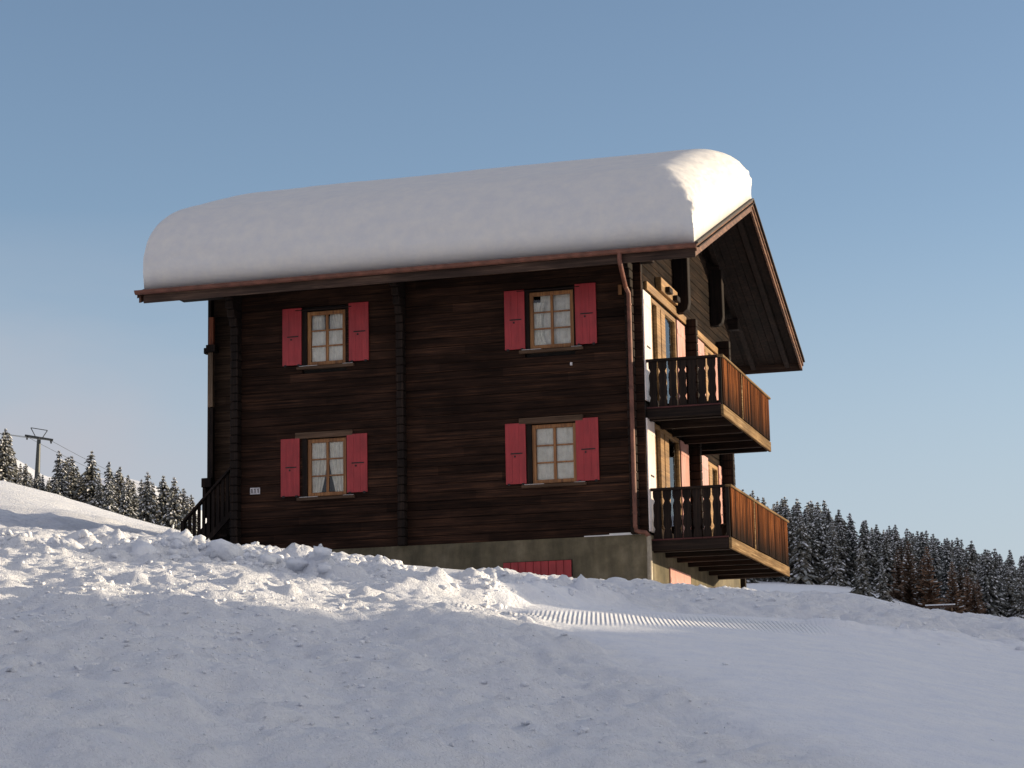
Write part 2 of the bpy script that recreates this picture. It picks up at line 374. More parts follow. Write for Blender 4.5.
M['zinc']=simple('grey_pipe',(.35,.30,.23),.5,.2,5,.3)
M['black']=simple('black_iron',(.015,.012,.012),.6,0)
M['plate']=simple('number_plate_enamel',(.62,.58,.58),.4)
M['ink']=simple('number_ink',(.03,.02,.02),.5)
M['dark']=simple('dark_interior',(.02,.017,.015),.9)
M['tile']=simple('roof_sheeting',(.06,.05,.045),.8)
M['steel']=simple('galvanised_steel',(.05,.055,.055),.5,.3,3,.2)
M['bark']=simple('conifer_bark',(.05,.035,.025),.9)
M['rust']=wood('rust_board',(.12,.035,.018),(.25,.075,.035),(.36,.13,.06),'z',.7)
M['paleboard']=wood('pale_board',(.1,.06,.035),(.2,.13,.08),(.3,.21,.14),'z',.7)
M['frost']=simple('frosted_needles',(.30,.31,.30),.9,0,2,.3)
def curtain():
    m,nt,b,_=nmat('lace_curtain');v,_t=coords(nt,(1,1,1));n=noise(nt,v,7,5,.6)
    n2=N(nt,'ShaderNodeTexVoronoi');n2.inputs['Scale'].default_value=22;nt.links.new(v,n2.inputs['Vector'])
    col=ramp(nt,n,[(.3,(.72,.68,.58)),(.6,(.92,.89,.80))])
    col=mixc(nt,.25,col,ramp(nt,n2.outputs['Distance'],[(0,(.6,)*3),(.4,(1.1,)*3)]),'MULTIPLY')
    nt.links.new(col,b.inputs['Base Color']);b.inputs['Roughness'].default_value=.9;return m
M['curtain']=curtain()
def glass():
    m,nt,b,out=nmat('window_glass');nt.nodes.remove(b)
    t=N(nt,'ShaderNodeBsdfTransparent');t.inputs[0].default_value=(.99,.99,.985,1)
    g=N(nt,'ShaderNodeBsdfGlossy');g.inputs['Roughness'].default_value=.02
    fr=N(nt,'ShaderNodeFresnel');fr.inputs[0].default_value=1.5
    mx=N(nt,'ShaderNodeMixShader');nt.links.new(fr.outputs[0],mx.inputs[0]);nt.links.new(t.outputs[0],mx.inputs[1]);nt.links.new(g.outputs[0],mx.inputs[2])
    nt.links.new(mx.outputs[0],out.inputs[0]);return m
M['glass']=glass()
def foliage(name,lo,hi):
    m,nt,b,_=nmat(name);oi=N(nt,'ShaderNodeObjectInfo');geo=N(nt,'ShaderNodeNewGeometry')
    n=noise(nt,geo.outputs['Position'],.9,4,.7);col=ramp(nt,n,[(.35,lo),(.65,hi)])
    r=ramp(nt,oi.outputs['Random'],[(0,(.6,.65,.7)),(1,(1.3,1.2,1.1))]);col=mixc(nt,1.,col,r,'MULTIPLY')
    nt.links.new(col,b.inputs['Base Color']);b.inputs['Roughness'].default_value=.9;b.inputs['Specular IOR Level'].default_value=.1;return m
M['needle']=foliage('spruce_needles',(.055,.058,.052),(.17,.165,.145))
M['larch']=foliage('larch_twigs',(.10,.065,.045),(.26,.17,.115))
M['tsnow']=simple('snow_on_branches',(.74,.74,.76),.8,0,2,.1)
# ------------------------------------------------------------------ world and sun
SUN_EL=7.0;SUN_AZ=25.0    # azimuth measured from +X towards +Y
W=bpy.data.worlds.new('World');SC.world=W;W.use_nodes=True;nt=W.node_tree
bg=nt.nodes['Background'];sky=N(nt,'ShaderNodeTexSky',sky_type='NISHITA');sky.sun_disc=False
sky.sun_elevation=R(SUN_EL);sky.sun_rotation=R(90-SUN_AZ);sky.altitude=1500;sky.air_density=1.0;sky.dust_density=SKY_DUST;sky.ozone_density=SKY_OZONE
tc=N(nt,'ShaderNodeTexCoord');mp=N(nt,'ShaderNodeMapping');mp.inputs['Scale'].default_value=(1.2,1.2,5.5)
nt.links.new(tc.outputs['Generated'],mp.inputs[0])
cn=noise(nt,mp.outputs[0],1.7,5,.55,.3)
cm=N(nt,'ShaderNodeMapRange');cm.inputs[1].default_value=.28;cm.inputs[2].default_value=.55;nt.links.new(cn,cm.inputs[0])
sp=N(nt,'ShaderNodeSeparateXYZ');nt.links.new(tc.outputs['Generated'],sp.inputs[0])
lo=N(nt,'ShaderNodeMapRange');lo.inputs[1].default_value=.25;lo.inputs[2].default_value=.15;nt.links.new(sp.outputs[2],lo.inputs[0])
wx=N(nt,'ShaderNodeMapRange');wx.inputs[1].default_value=-.34;wx.inputs[2].default_value=-.46;nt.links.new(sp.outputs[0],wx.inputs[0])
f1=N(nt,'ShaderNodeMath',operation='MULTIPLY');nt.links.new(cm.outputs[0],f1.inputs[0]);nt.links.new(lo.outputs[0],f1.inputs[1])
f2=N(nt,'ShaderNodeMath',operation='MULTIPLY');nt.links.new(f1.outputs[0],f2.inputs[0]);nt.links.new(wx.outputs[0],f2.inputs[1])
f3=N(nt,'ShaderNodeMath',operation='MULTIPLY');f3.inputs[1].default_value=1.0;nt.links.new(f2.outputs[0],f3.inputs[0])
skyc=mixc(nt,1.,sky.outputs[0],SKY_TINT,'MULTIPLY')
hz=N(nt,'ShaderNodeMapRange',interpolation_type='SMOOTHSTEP');hz.inputs[1].default_value=.26;hz.inputs[2].default_value=.06;hz.inputs[4].default_value=.75;nt.links.new(sp.outputs[2],hz.inputs[0])
skyc=mixc(nt,hz.outputs[0],skyc,(1.95,2.2,2.6))
cc=mixc(nt,f3.outputs[0],skyc,CLOUD)
# unseen pale veil added over the southern sky to brighten the shaded snow
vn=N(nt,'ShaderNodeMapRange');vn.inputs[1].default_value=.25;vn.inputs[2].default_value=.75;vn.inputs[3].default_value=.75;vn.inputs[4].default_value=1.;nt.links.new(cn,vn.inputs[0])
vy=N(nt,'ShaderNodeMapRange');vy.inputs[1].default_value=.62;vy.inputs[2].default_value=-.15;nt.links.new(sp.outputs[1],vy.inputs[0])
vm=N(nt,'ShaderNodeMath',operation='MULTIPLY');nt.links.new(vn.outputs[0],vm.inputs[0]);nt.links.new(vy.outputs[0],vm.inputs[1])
cc=mixc(nt,vm.outputs[0],cc,FILL_VEIL)
# unseen glow added round the low sun to side-light the snow
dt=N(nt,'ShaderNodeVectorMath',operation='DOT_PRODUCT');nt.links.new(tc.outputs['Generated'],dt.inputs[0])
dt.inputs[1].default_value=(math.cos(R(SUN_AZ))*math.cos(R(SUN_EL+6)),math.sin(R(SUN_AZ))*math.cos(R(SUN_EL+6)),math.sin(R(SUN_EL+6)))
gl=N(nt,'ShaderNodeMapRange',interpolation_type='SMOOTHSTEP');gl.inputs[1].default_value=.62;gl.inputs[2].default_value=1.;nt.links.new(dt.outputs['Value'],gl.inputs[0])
cc=mixc(nt,gl.outputs[0],cc,FILL_GLOW)
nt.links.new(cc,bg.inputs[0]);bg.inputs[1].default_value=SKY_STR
sl=bpy.data.lights.new('sun','SUN');sl.energy=SUN_STR;sl.angle=R(.53);sl.color=SUN_COL
so=bpy.data.objects.new('sun',sl);COL.objects.link(so)
sd=Vector((math.cos(R(SUN_AZ))*math.cos(R(SUN_EL)),math.sin(R(SUN_AZ))*math.cos(R(SUN_EL)),math.sin(R(SUN_EL))))
so.rotation_euler=(-sd).to_track_quat('-Z','Y').to_euler();so.location=(60,30,40)
# ------------------------------------------------------------------ camera
cd=bpy.data.cameras.new('camera');co=bpy.data.objects.new('camera',cd);COL.objects.link(co)
cd.sensor_width=36;cd.lens=2220.36/1024*36;cd.clip_end=8000;cd.clip_start=.1
RM=Matrix(((0.95948241,0.06670264,0.2737595),(0.28115006,-0.16230026,-0.94583998),(-0.01865879,0.98448432,-0.1744777)))
co.matrix_world=Matrix.Translation(Vector(CAM))@RM.to_4x4();SC.camera=co
vs=SC.view_settings;vs.view_transform='Standard';vs.look='None';vs.exposure=EXPOSURE;vs.gamma=1
SC.render.resolution_x=1024;SC.render.resolution_y=768
# ------------------------------------------------------------------ snow ground
def axis(fine,lo,hi,n_lo,n_hi):
    a=np.array(fine);s0=a[1]-a[0];s1=a[-1]-a[-2]
    def grow(start,step,end,n):
        out=[];p=start;s=step;k=abs(end-start)
        # geometric steps
        r0,r1=1.0001,2.
        for _ in range(60):
            r=(r0+r1)/2;t=step*r*(r**n-1)/(r-1)
            if t>k:r1=r
            else:r0=r
        for i in range(n):
            s*=r;p=p+s*(1 if end>start else -1);out.append(p)
        return out
    return np.array(grow(a[0],s0,lo,n_lo)[::-1]+list(a)+grow(a[-1],s1,hi,n_hi))
XS=axis(np.concatenate([np.arange(-13,-4,.09),np.arange(-4,11,.04)]),-2200,2200,190,110)
YS=axis(np.concatenate([np.arange(-37,-30,.05),np.arange(-30,-16,.035),np.arange(-16,2,.08)]),-500,2600,40,250)
GX,GY=np.meshgrid(XS,YS,indexing='xy')
GZ=ground(GX,GY)
def gridmesh(name,X,Y,Z):
    ny,nx=X.shape;me=bpy.data.meshes.new(name);nv=nx*ny
    co_=np.stack([X,Y,Z],-1).reshape(-1,3).astype(np.float32)
    me.vertices.add(nv);me.vertices.foreach_set('co',co_.ravel())
    i=np.arange(ny-1)[:,None]*nx+np.arange(nx-1)[None,:]
    q=np.stack([i,i+1,i+1+nx,i+nx],-1).reshape(-1,4)
    nf=len(q);me.loops.add(nf*4);me.loops.foreach_set('vertex_index',q.ravel().astype(np.int32))
    me.polygons.add(nf);me.polygons.foreach_set('loop_start',(np.arange(nf)*4).astype(np.int32))
    me.update(calc_edges=True);me.polygons.foreach_set('use_smooth',np.ones(nf,bool));return me
me=gridmesh('snow_ground',GX,GY,GZ);me.materials.append(M['snow'])
for nm,fn in (('groom',corduroy),('road',smooth_road)):
    at=me.attributes.new(nm,'FLOAT','POINT');at.data.foreach_set('value',fn(GX,GY).ravel().astype(np.float32))
g=bpy.data.objects.new('snow_ground',me);COL.objects.link(g);tag(g,kind='structure')
def gz(x,y):return float(ground(np.array([x]),np.array([y]))[0])
# ------------------------------------------------------------------ loose snow clods (uncountable): one object
def clods():
    ico=bmesh.new();bmesh.ops.create_icosphere(ico,subdivisions=2,radius=1);iv=np.array([v.co[:] for v in ico.verts]);jf=np.array([[v.index for v in f.verts] for f in ico.faces]);ico.free()
    pos=[]
    def spray(n,a,b,w,r0,r1):
        for k in range(n):
            t=rng.random();x=a[0]+(b[0]-a[0])*t+rng.normal()*w;y=a[1]+(b[1]-a[1])*t+rng.normal()*w
            pos.append((x,y,r0+(r1-r0)*rng.random()**3.2))
    spray(2600,(-3.4,-22.5),(1.2,-19.8),1.0,.008,.055)
    spray(900,(.8,-19.5),(-2.,-13),1.1,.01,.07)
    spray(500,(3.0,-23.5),(3.9,-21.),.3,.008,.045)
    spray(400,(3.,-18),(4.5,-15.),.9,.01,.05)
    spray(260,(6.8,-21.),(9.4,-16.5),.6,.01,.05)
    spray(1800,(-.5,-26.5),(4.5,-30),1.8,.005,.022)
    spray(1600,(3,-29),(6.5,-33),1.3,.004,.014)
    V=[];F=[];b=0
    for k in range(18):
        t=rng.random()**.8;pos.append((-3.2+5.2*t+rng.normal()*.5,-22.+1.2*t+rng.normal()*.7,.06+.07*rng.random()**2))
    for k in range(10):pos.append((3.3+rng.normal()*.25,-22.6+rng.normal()*.5,.05+.07*rng.random()))
    P=np.array(pos);zz=ground(P[:,0],P[:,1]);rd=smooth_road(P[:,0],P[:,1])
    for (x,y,r),z,q in zip(pos,zz,rd):
        if q>.5 and rng.random()<.93:continue
        pb=math.atan2(x-CAM[0],y-CAM[1])
        if -.335<pb<-.298 and rng.random()<.85:continue
        s=r*np.array([1+.5*rng.random(),1+.5*rng.random(),.6+.5*rng.random()])
        nz=vnoise(iv[:,0]*1.7+x*9,iv[:,1]*1.7+iv[:,2]*2.3+y*7,int(x*100)%97)
        p=iv*(1+.55*nz[:,None]);th=rng.random()*6.28;c,si=math.cos(th),math.sin(th)
        p=p*s;p=np.stack([p[:,0]*c-p[:,1]*si,p[:,0]*si+p[:,1]*c,p[:,2]],1)+np.array([x,y,z+r*.15])
        V.append(p);F.append(jf+b);b+=len(p)
    V=np.concatenate(V);F=np.concatenate(F)
    me=bpy.data.meshes.new('snow_clods');me.from_pydata(V.tolist(),[],F.tolist());me.materials.append(M['clod'])
    me.polygons.foreach_set('use_smooth',[True]*len(me.polygons))
    o=bpy.data.objects.new('snow_clods',me);COL.objects.link(o)
    tag(o,'loose lumps and crumbs of thrown-up snow lying on the slope below the chalet','snow clods',kind='stuff')
clods()
# ================================================================== CHALET
CH=tag(empty('chalet',(0,0,0)),'dark log chalet with red shutters, two balconies and a snow-laden gabled roof','house')
XL=-8.95;YB=9.75;RY=5.37;PITCH=math.tan(R(20.8));RX0,RX1=-10.5,1.4;EY0,EY1=-1.29,12.0
def roofz(y,off=0):  # top of the roof boarding
    return 8.03-PITCH*abs(y-RY)+off
# ---- foundation
f=MB();f.box(XL-.0,.03,-.035,10.02,-2.6,-.002)
f.build('foundation',M['conc'],CH)
f=MB();f.box(-.78,-.03,-.03,.02,-.0005,.045);f.box(-1.3,-.78,-.03,.01,-.0005,.02)
f.each('ledge_snow',M['snowr'],CH)
# ---- log wall facing the slope
W_OPEN=[(-7.33,-6.34,3.86,5.08),(-7.33,-6.34,1.09,2.36),(-2.46,-1.4,3.86,5.10),(-2.46,-1.4,1.09,2.36)]
CO=.178
def wall_x(x0,x1,y,opens,z0,z1,inward=1,jit=.007,depth=.12,joint=3.7):
    m=MB();z=z0;k=0
    while z<z1-.02:
        zt=min(z+CO-.004,z1);segs=[(x0,x1)]
        for (a,b,c,d) in opens:
            if z<d-.02 and zt>c+.02:
                # this course runs into the opening
                ns=[]
                for (s,e) in segs:
                    if e<=a or s>=b:ns.append((s,e));continue
                    if s<a:ns.append((s,a))
                    if e>b:ns.append((b,e))
                segs=ns
        for (s,e) in segs:
            j=random.uniform(-jit,jit);c=.008
            yo=y+j*inward
            prof=[(yo+c*inward,z),(yo,z+c),(yo,zt-c),(yo+c*inward,zt),(y+depth*inward,zt),(y+depth*inward,z)]
            m.prism(prof,'x',s,e)
        z+=CO;k+=1
    return m
wall_x(XL,-.001,0,W_OPEN,0,5.83).build('log_wall',M['log'],CH)
def clear_box(m,x0,x1,y0,y1,z0,z1,opens):   # backing sheet behind the logs, cut round the openings
    xs=sorted({x0,x1}|{o[0] for o in opens}|{o[1] for o in opens});zs=sorted({z0,z1}|{o[2] for o in opens}|{o[3] for o in opens})
    for a,b in zip(xs,xs[1:]):
        for c,d in zip(zs,zs[1:]):
            cx,cz=(a+b)/2,(c+d)/2
            if any(o[0]<cx<o[1] and o[2]<cz<o[3] for o in opens):continue
            m.box(a,b,y0,y1,c,d)
m=MB();clear_box(m,XL,0,.10,.16,0,5.83,W_OPEN)
m.build('wall_backing',M['dark'],CH)
# ---- gable wall facing the sun (x=0 plane); logs run along y
def wall_y(x,opens,z0,depth=.12,sign=-1,y0=.14,y1=YB):
    m=MB();z=z0
    while z<8:
        zt=z+CO-.007
        half=(roofz(RY)-.30-zt)/PITCH
        a,b=max(y0,RY-half),min(y1,RY+half)
        if a>=b-.1:break
        segs=[(a,b)]
        for (p,q,c,d) in opens:
            if z<d-.02 and zt>c+.02:
                ns=[]
                for (s,e) in segs:
                    if e<=p or s>=q:ns.append((s,e));continue
                    if s<p:ns.append((s,p))
                    if e>q:ns.append((q,e))
                segs=ns
        for (s,e) in segs:
            j=random.uniform(-.006,.006);c=.012;xo=x+j
            m.prism([(xo+sign*c,z),(xo,z+c),(xo,zt-c),(xo+sign*c,zt),(x+sign*depth,zt),(x+sign*depth,z)],'y',s,e)
        z+=CO
    return m
G_OPEN=[(.80,3.22,.02,2.36),(.80,3.22,2.66,4.98),(6.28,7.45,.02,2.30),(6.28,7.45,2.66,4.98)]
gm=MB()
for v in wall_y(0,G_OPEN,0).f:pass
gw=wall_y(0,G_OPEN,0);
gw.v=[((x,z_,y_) if False else (x,y_,z_)) for (x,y_,z_) in gw.v]
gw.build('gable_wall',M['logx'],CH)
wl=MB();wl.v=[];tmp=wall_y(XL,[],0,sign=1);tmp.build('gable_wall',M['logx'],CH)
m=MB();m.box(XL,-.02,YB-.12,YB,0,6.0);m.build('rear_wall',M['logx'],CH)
# closed dark rooms behind the windows, floor by floor
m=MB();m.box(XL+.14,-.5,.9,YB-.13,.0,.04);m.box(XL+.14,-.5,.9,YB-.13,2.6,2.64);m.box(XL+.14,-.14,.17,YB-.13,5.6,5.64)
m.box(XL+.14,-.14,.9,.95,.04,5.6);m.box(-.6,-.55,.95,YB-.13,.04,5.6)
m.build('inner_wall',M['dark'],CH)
# ---- corner columns of crossing log ends (stacked, each log seen end on)
def ends(xc,yc,w,dx,dy,z0,z1,corbel=0):
    m=MB();z=z0;n=int((z1-z0)/CO)
    for k in range(n):
        e=0
        if corbel and k>=n-corbel:e=.09*(k-(n-corbel)+1)
        h=CO-.01;j=random.uniform(-.006,.006)
        if dy:m.box(xc-w/2+j,xc+w/2+j,yc-dy-e,yc,z+.002,z+h)
        if dx:m.box(xc,xc+dx+e,yc-w/2+j,yc+w/2+j,z+.002,z+h)
        z+=CO
    return m
ends(-5.1,-.013,.16,0,.19,0.0,5.75,5).build('log_column',M['post'],CH,bevel=.012)
ends(-8.78,-.013,.17,0,.22,0.0,5.75,5).build('log_column',M['post'],CH,bevel=.012)
ends(-.23,-.013,.16,0,.16,0.0,5.75,4).build('log_column',M['post'],CH,bevel=.012)
ends(.013,4.28,.17,.26,0,0,5.3,0).build('log_column',M['post'],CH,bevel=.012)
ends(.013,7.95,.17,.30,0,0,5.4,0).build('log_column',M['post'],CH,bevel=.012)
# rounded brackets under the purlins on the gable
for (yy,zb,px) in ((3.3,5.1,.33),(7.4,5.6,.3)):
    m=MB();zt=roofz(yy)-.33
    prof=[(.01,zb),(px*.6,zb),(px*.9,zb+.07),(px,zb+.2),(px,zt),(.01,zt)]
    m.prism(prof,'y',yy-.12,yy+.12);m.build('purlin_bracket',M['post'],CH,bevel=.012)
# sunlit trim across the gable, with its block
m=MB();m.box(.004,.065,.3,4.18,5.02,5.2);m.box(.004,.06,4.4,7.8,5.0,5.16);m.each('gable_beam',M['honeyy'],CH,bevel=.008)
m=MB();m.box(.004,.14,1.35,2.95,5.203,5.5);m.each('gable_beam',M['honeyy'],CH,bevel=.012)
m=MB();m.box(.145,.24,1.7,2.0,5.24,5.36);m.box(.145,.24,2.45,2.75,5.215,5.33);m.each('beam_end',M['post'],CH,bevel=.01)
# ---- windows on the slope side
def window(x0,x1,z0,z1,lintel,kind):
    fr=MB();t=.075;yf=.055;d=.05
    fr.box(x0,x0+t,yf-.03,yf+d,z0,z1);fr.box(x1-t,x1,yf-.03,yf+d,z0,z1)
    fr.box(x0+t,x1-t,yf-.03,yf+d,z1-t,z1);fr.box(x0+t,x1-t,yf-.03,yf+d,z0,z0+t)
    xm=(x0+x1)/2
    fr.box(xm-.028,xm+.028,yf-.012,yf+d-.004,z0+t,z1-t)
    H=(z1-z0-2*t)
    for k in (1,2):
        zz=z0+t+H*k/3
        fr.box(x0+t,xm-.028,yf-.006,yf+d-.01,zz-.014,zz+.014);fr.box(xm+.028,x1-t,yf-.006,yf+d-.01,zz-.014,zz+.014)
    w=fr.build('window',M['honey'],CH,bevel=.004)
    # dark casing round the frame
    cs=MB();ox0,ox1=x0-.11,x1+.02;cs.box(ox0,x0-.002,-.012,.09,z0-.02,z1+.02);cs.box(x1+.002,ox1,-.012,.09,z0-.02,z1+.02)
    cs.each('casing',M['post'],w,bevel=.004)
    g=MB()
    for c0,c1 in ((x0+t,xm-.028),(xm+.028,x1-t)):
        for k in range(3):
            a=z0+t+H*k/3+.014;b=z0+t+H*(k+1)/3-.014
            g.box(c0,c1,yf+.012,yf+.017,a,b)
    g.build('pane',M['glass'],w)
    s=MB();s.box(x0-.22,x1+.2,-.075,.05,z0-.085,z0-.022);s.build('sill',M['lintel'],w,bevel=.008)
    s=MB();s.box(x0-.16,x0+.25,-.07,-.005,z0-.0215,z0-.012);s.box(x1-.05,x1+.18,-.07,-.005,z0-.0215,z0-.014);s.each('sill_snow',M['snowr'],w,bevel=.003)
    l=MB();l.box(x0-.26,x1+.16,-.05,.04,z1+.022,z1+.15 if lintel else z1+.055);l.build('lintel',M['lintel'] if lintel else M['beam'],w,bevel=.012)
    # curtain: two gathered panels of lace
    cv=[];cf=[];pull_all=(kind=='pulled')
    def panel(xa,xb,za,zb,pull=0,amp=.018,fr_=38,yb=.105):
        nx,nz=44,26;b=len(cv)
        for j in range(nz+1):
            for i in range(nx+1):
                u=i/nx;v_=j/nz;x=xa+(xb-xa)*u;z=za+(zb-za)*v_
                if pull:   # drawn aside towards the outer edge at mid height
                    k=.42*max(0,1-v_)**1.6 if pull_all else math.sin(math.pi*min(1,max(0,1-v_)*1.1))*.30
                    x=(xa if pull<0 else xb)+(x-(xa if pull<0 else xb))*(1-k)
                cv.append((x,yb+amp*math.sin(u*fr_+.6*math.sin(v_*3))+.006*math.sin(v_*9+u*5),z))
        for j in range(nz):
            for i in range(nx):
                a=b+j*(nx+1)+i;cf.append((a,a+1,a+nx+2,a+nx+1))
    if kind=='lace':panel(x0+.02,x1-.02,z0+.03,z1-.03,0,.012,40)
    elif kind=='half':
        panel(x0+.02,x1-.02,z0+.03,z0+.03+(z1-z0)*.64,0,.014,46);panel(x0+.02,x0+.33,z1-.42,z1-.03,0,.02,20,.15);panel(x1-.4,x1-.02,z1-.42,z1-.03,0,.02,20,.15)
    elif kind=='side':
        panel(x0+.02,x0+.34,z0+.03,z1-.2,-1,.02,26,.105);panel(x0+.2,x1-.02,z0+.03,z1-.03,0,.012,34,.16)
    else:
        panel(x0+.02,xm+.02,z0+.03,z1-.03,-1,.02,30);panel(xm-.02,x1-.02,z0+.03,z1-.03,1,.02,30)
    mb=MB();mb.add(cv,cf);mb.build('curtain',M['curtain'],w,smooth=True)
    # dark box of the room behind
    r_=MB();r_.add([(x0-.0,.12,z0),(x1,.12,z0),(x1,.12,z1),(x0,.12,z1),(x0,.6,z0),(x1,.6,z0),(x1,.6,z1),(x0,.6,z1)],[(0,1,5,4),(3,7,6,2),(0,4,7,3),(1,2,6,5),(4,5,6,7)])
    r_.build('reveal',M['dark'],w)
    return w
window(-7.22,-6.36,3.90,5.05,False,'half')
window(-7.22,-6.36,1.13,2.33,True,'pulled')
window(-2.35,-1.42,3.90,5.08,False,'side')
window(-2.35,-1.42,1.13,2.33,True,'lace')
def shutter(x0,x1,z0,z1,mat=None,yp=-.045,tilt=0):
    m=MB();n=3;w=(x1-x0)/n
    for k in range(n):m.box(x0+k*w+.0006,x0+(k+1)*w-.0006,yp-.0,yp+.028,z0,z1)
    m.box(x0+.01,x1-.01,yp+.0285,yp+.04,z0+.15,z0+.23);m.box(x0+.01,x1-.01,yp+.0285,yp+.04,z1-.23,z1-.15)
    o=m.build('shutter',M['red'],CH,bevel=.0015)
    l=MB();zc=z0+(z1-z0)*.5;l.box(x0+.11,x1-.07,yp-.008,yp-.001,zc-.012,zc+.012);l.tube([(x0+.2,yp-.012,zc-.06),(x0+.2,yp-.002,zc-.06)],.02,8)
    l.build('latch',M['black'],o)
    h=MB();h.box(x0+.04,x0+.09,yp-.012,yp-.001,z0-.03,z0+.012);h.box(x1-.09,x1-.04,yp-.012,yp-.001,z0-.03,z0+.012);h.each('hinge',M['black'],o)
    return o
for (a,b,c,d) in ((-7.76,-7.33,3.92,5.14),(-6.27,-5.83,3.92,5.16),(-7.80,-7.38,1.15,2.36),(-6.33,-5.88,1.16,2.38),
                  (-2.87,-2.44,3.91,5.14),(-1.37,-.93,3.92,5.17),(-2.90,-2.47,1.14,2.38),(-1.42,-.95,1.13,2.40)):
    shutter(a,b,c,d)
# basement window shutter on the foundation, half buried
m=MB()
for k in range(9):m.box(-2.98+k*.158,-2.98+(k+1)*.158-.008,-.085,-.05,-1.5,-.45)
o=m.build('shutter',M['red'],CH,bevel=.004);tag(o,'red plank shutter on the concrete foundation')
m=MB();m.box(-2.99,-1.55,-.05,-.037,-1.5,-.44);m.build('batten',M['dark'],o)
# ---- number plate
m=MB();m.box(-8.49,-8.27,-.045,-.02,1.235,1.375);o=m.build('number_plate',M['plate'],CH,bevel=.003)
m=MB()
for xx in (-8.455,-8.385,-8.315):m.box(xx,xx+.02,-.049,-.0455,1.262,1.35);m.box(xx-.012,xx,-.049,-.0455,1.33,1.344)
m.build('numeral',M['ink'],o)
# small lamp-like clip and conduit marks under the upper window, white knob at the corner
m=MB();m.box(-1.5,-1.46,-.05,-.0,3.5,3.56);m.build('wall_hook',M['plate'],CH)
m=MB();m.box(-.46,-.38,-.06,-.005,4.88,5.08);m.build('wall_board',M['honey'],CH,bevel=.005)
# ---- porch wing at the left end: recessed log wall, posts and the stair
PX0=-9.9;PY=1.05
wall_x(PX0,XL-.002,PY,[],0.0,6.1,1,.008).build('porch_wall',M['porch'],CH)
m=MB();m.box(PX0,XL-.002,PY+.13,8.5,0,6.0);m.build('porch_wall',M['dark'],CH)
m=MB();m.box(-9.87,-9.79,.85,1.0,-.6,5.95);m.each('porch_post',M['post'],CH,bevel=.008)
m=MB();m.box(-9.81,-9.69,.74,.84,4.66,5.28);m.build('porch_panel',M['rust'],CH,bevel=.006)
m=MB();m.box(-9.82,-9.70,.74,.84,3.3,4.5);m.build('porch_panel',M['paleboard'],CH,bevel=.006)
m=MB();m.box(-9.84,-9.62,.68,.9,4.5,4.66);m.box(-9.9,-9.84,.7,.86,4.47,4.6);m.each('porch_bracket',M['post'],CH,bevel=.01)
m=MB();m.box(-9.81,-9.69,.74,.84,1.75,3.28);m.build('porch_panel',M['post'],CH,bevel=.006)
m=MB();m.box(-9.93,-9.7,.68,.9,1.55,1.75);m.box(-9.91,-9.83,.7,.84,.9,1.55);m.each('porch_bracket',M['post'],CH,bevel=.01)
# stair: stringer, treads, sloping handrail with boards
x_a,z_a,x_b,z_b=-8.95,2.02,-10.14,.84
st=MB();ys=.35
n=12
for k in range(n):
    u=k/(n-1);xx=x_a+(x_b-x_a)*u;zz=z_a+(z_b-z_a)*u
    st.box(xx-.045,xx+.025,ys-.01,ys+.02,zz-1.0,zz-.03)
sb=st.build('stair_railing',M['post'],CH,bevel=.003)
m=MB();m.hull8([(x_b-.04,ys-.06,z_b-.09),(x_a,ys-.06,z_a-.04),(x_a,ys+.07,z_a-.04),(x_b-.04,ys+.07,z_b-.09)],[(x_b-.04,ys-.06,z_b-.02),(x_a,ys-.06,z_a+.03),(x_a,ys+.07,z_a+.03),(x_b-.04,ys+.07,z_b-.02)])
m.build('handrail',M['beam'],sb,bevel=.006)
m=MB();m.hull8([(x_b-.04,ys-.03,z_b-1.1),(x_a,ys-.03,z_a-1.05),(x_a,ys+.04,z_a-1.05),(x_b-.04,ys+.04,z_b-1.1)],[(x_b-.04,ys-.03,z_b-.95),(x_a,ys-.03,z_a-.9),(x_a,ys+.04,z_a-.9),(x_b-.04,ys+.04,z_b-.95)])
m.build('stringer',M['post'],sb)
m=MB();m.box(x_b-.09,x_b-.01,ys-.05,ys+.06,-.9,z_b-.03);m.build('newel_post',M['post'],sb,bevel=.006)
m=MB()
for k in range(6):m.box(-9.9+.16*k,-9.7+.16*k,ys+.08,PY-.02,-.1+.18*k,-.06+.18*k)
m.each('tread',M['post'],sb)
m=MB();m.prism([(x_b,-1.2),(XL,-1.2),(XL,z_a-.25),(x_b+.02,z_b-.25)],'y',.9,.98);m.build('stair_panel',M['post'],sb)
# ---- roof
def slab(m,y0,y1,x0,x1,top,bot):
    m.hull8([(x0,y0,roofz(y0,bot)),(x1,y0,roofz(y0,bot)),(x1,y1,roofz(y1,bot)),(x0,y1,roofz(y1,bot))],[(x0,y0,roofz(y0,top)),(x1,y0,roofz(y0,top)),(x1,y1,roofz(y1,top)),(x0,y1,roofz(y1,top))])
m=MB();slab(m,EY0,RY,RX0,RX1,0,-.06);slab(m,RY,EY1,RX0,RX1,0,-.06)
roof=m.build('roof',M['beamy'],CH)
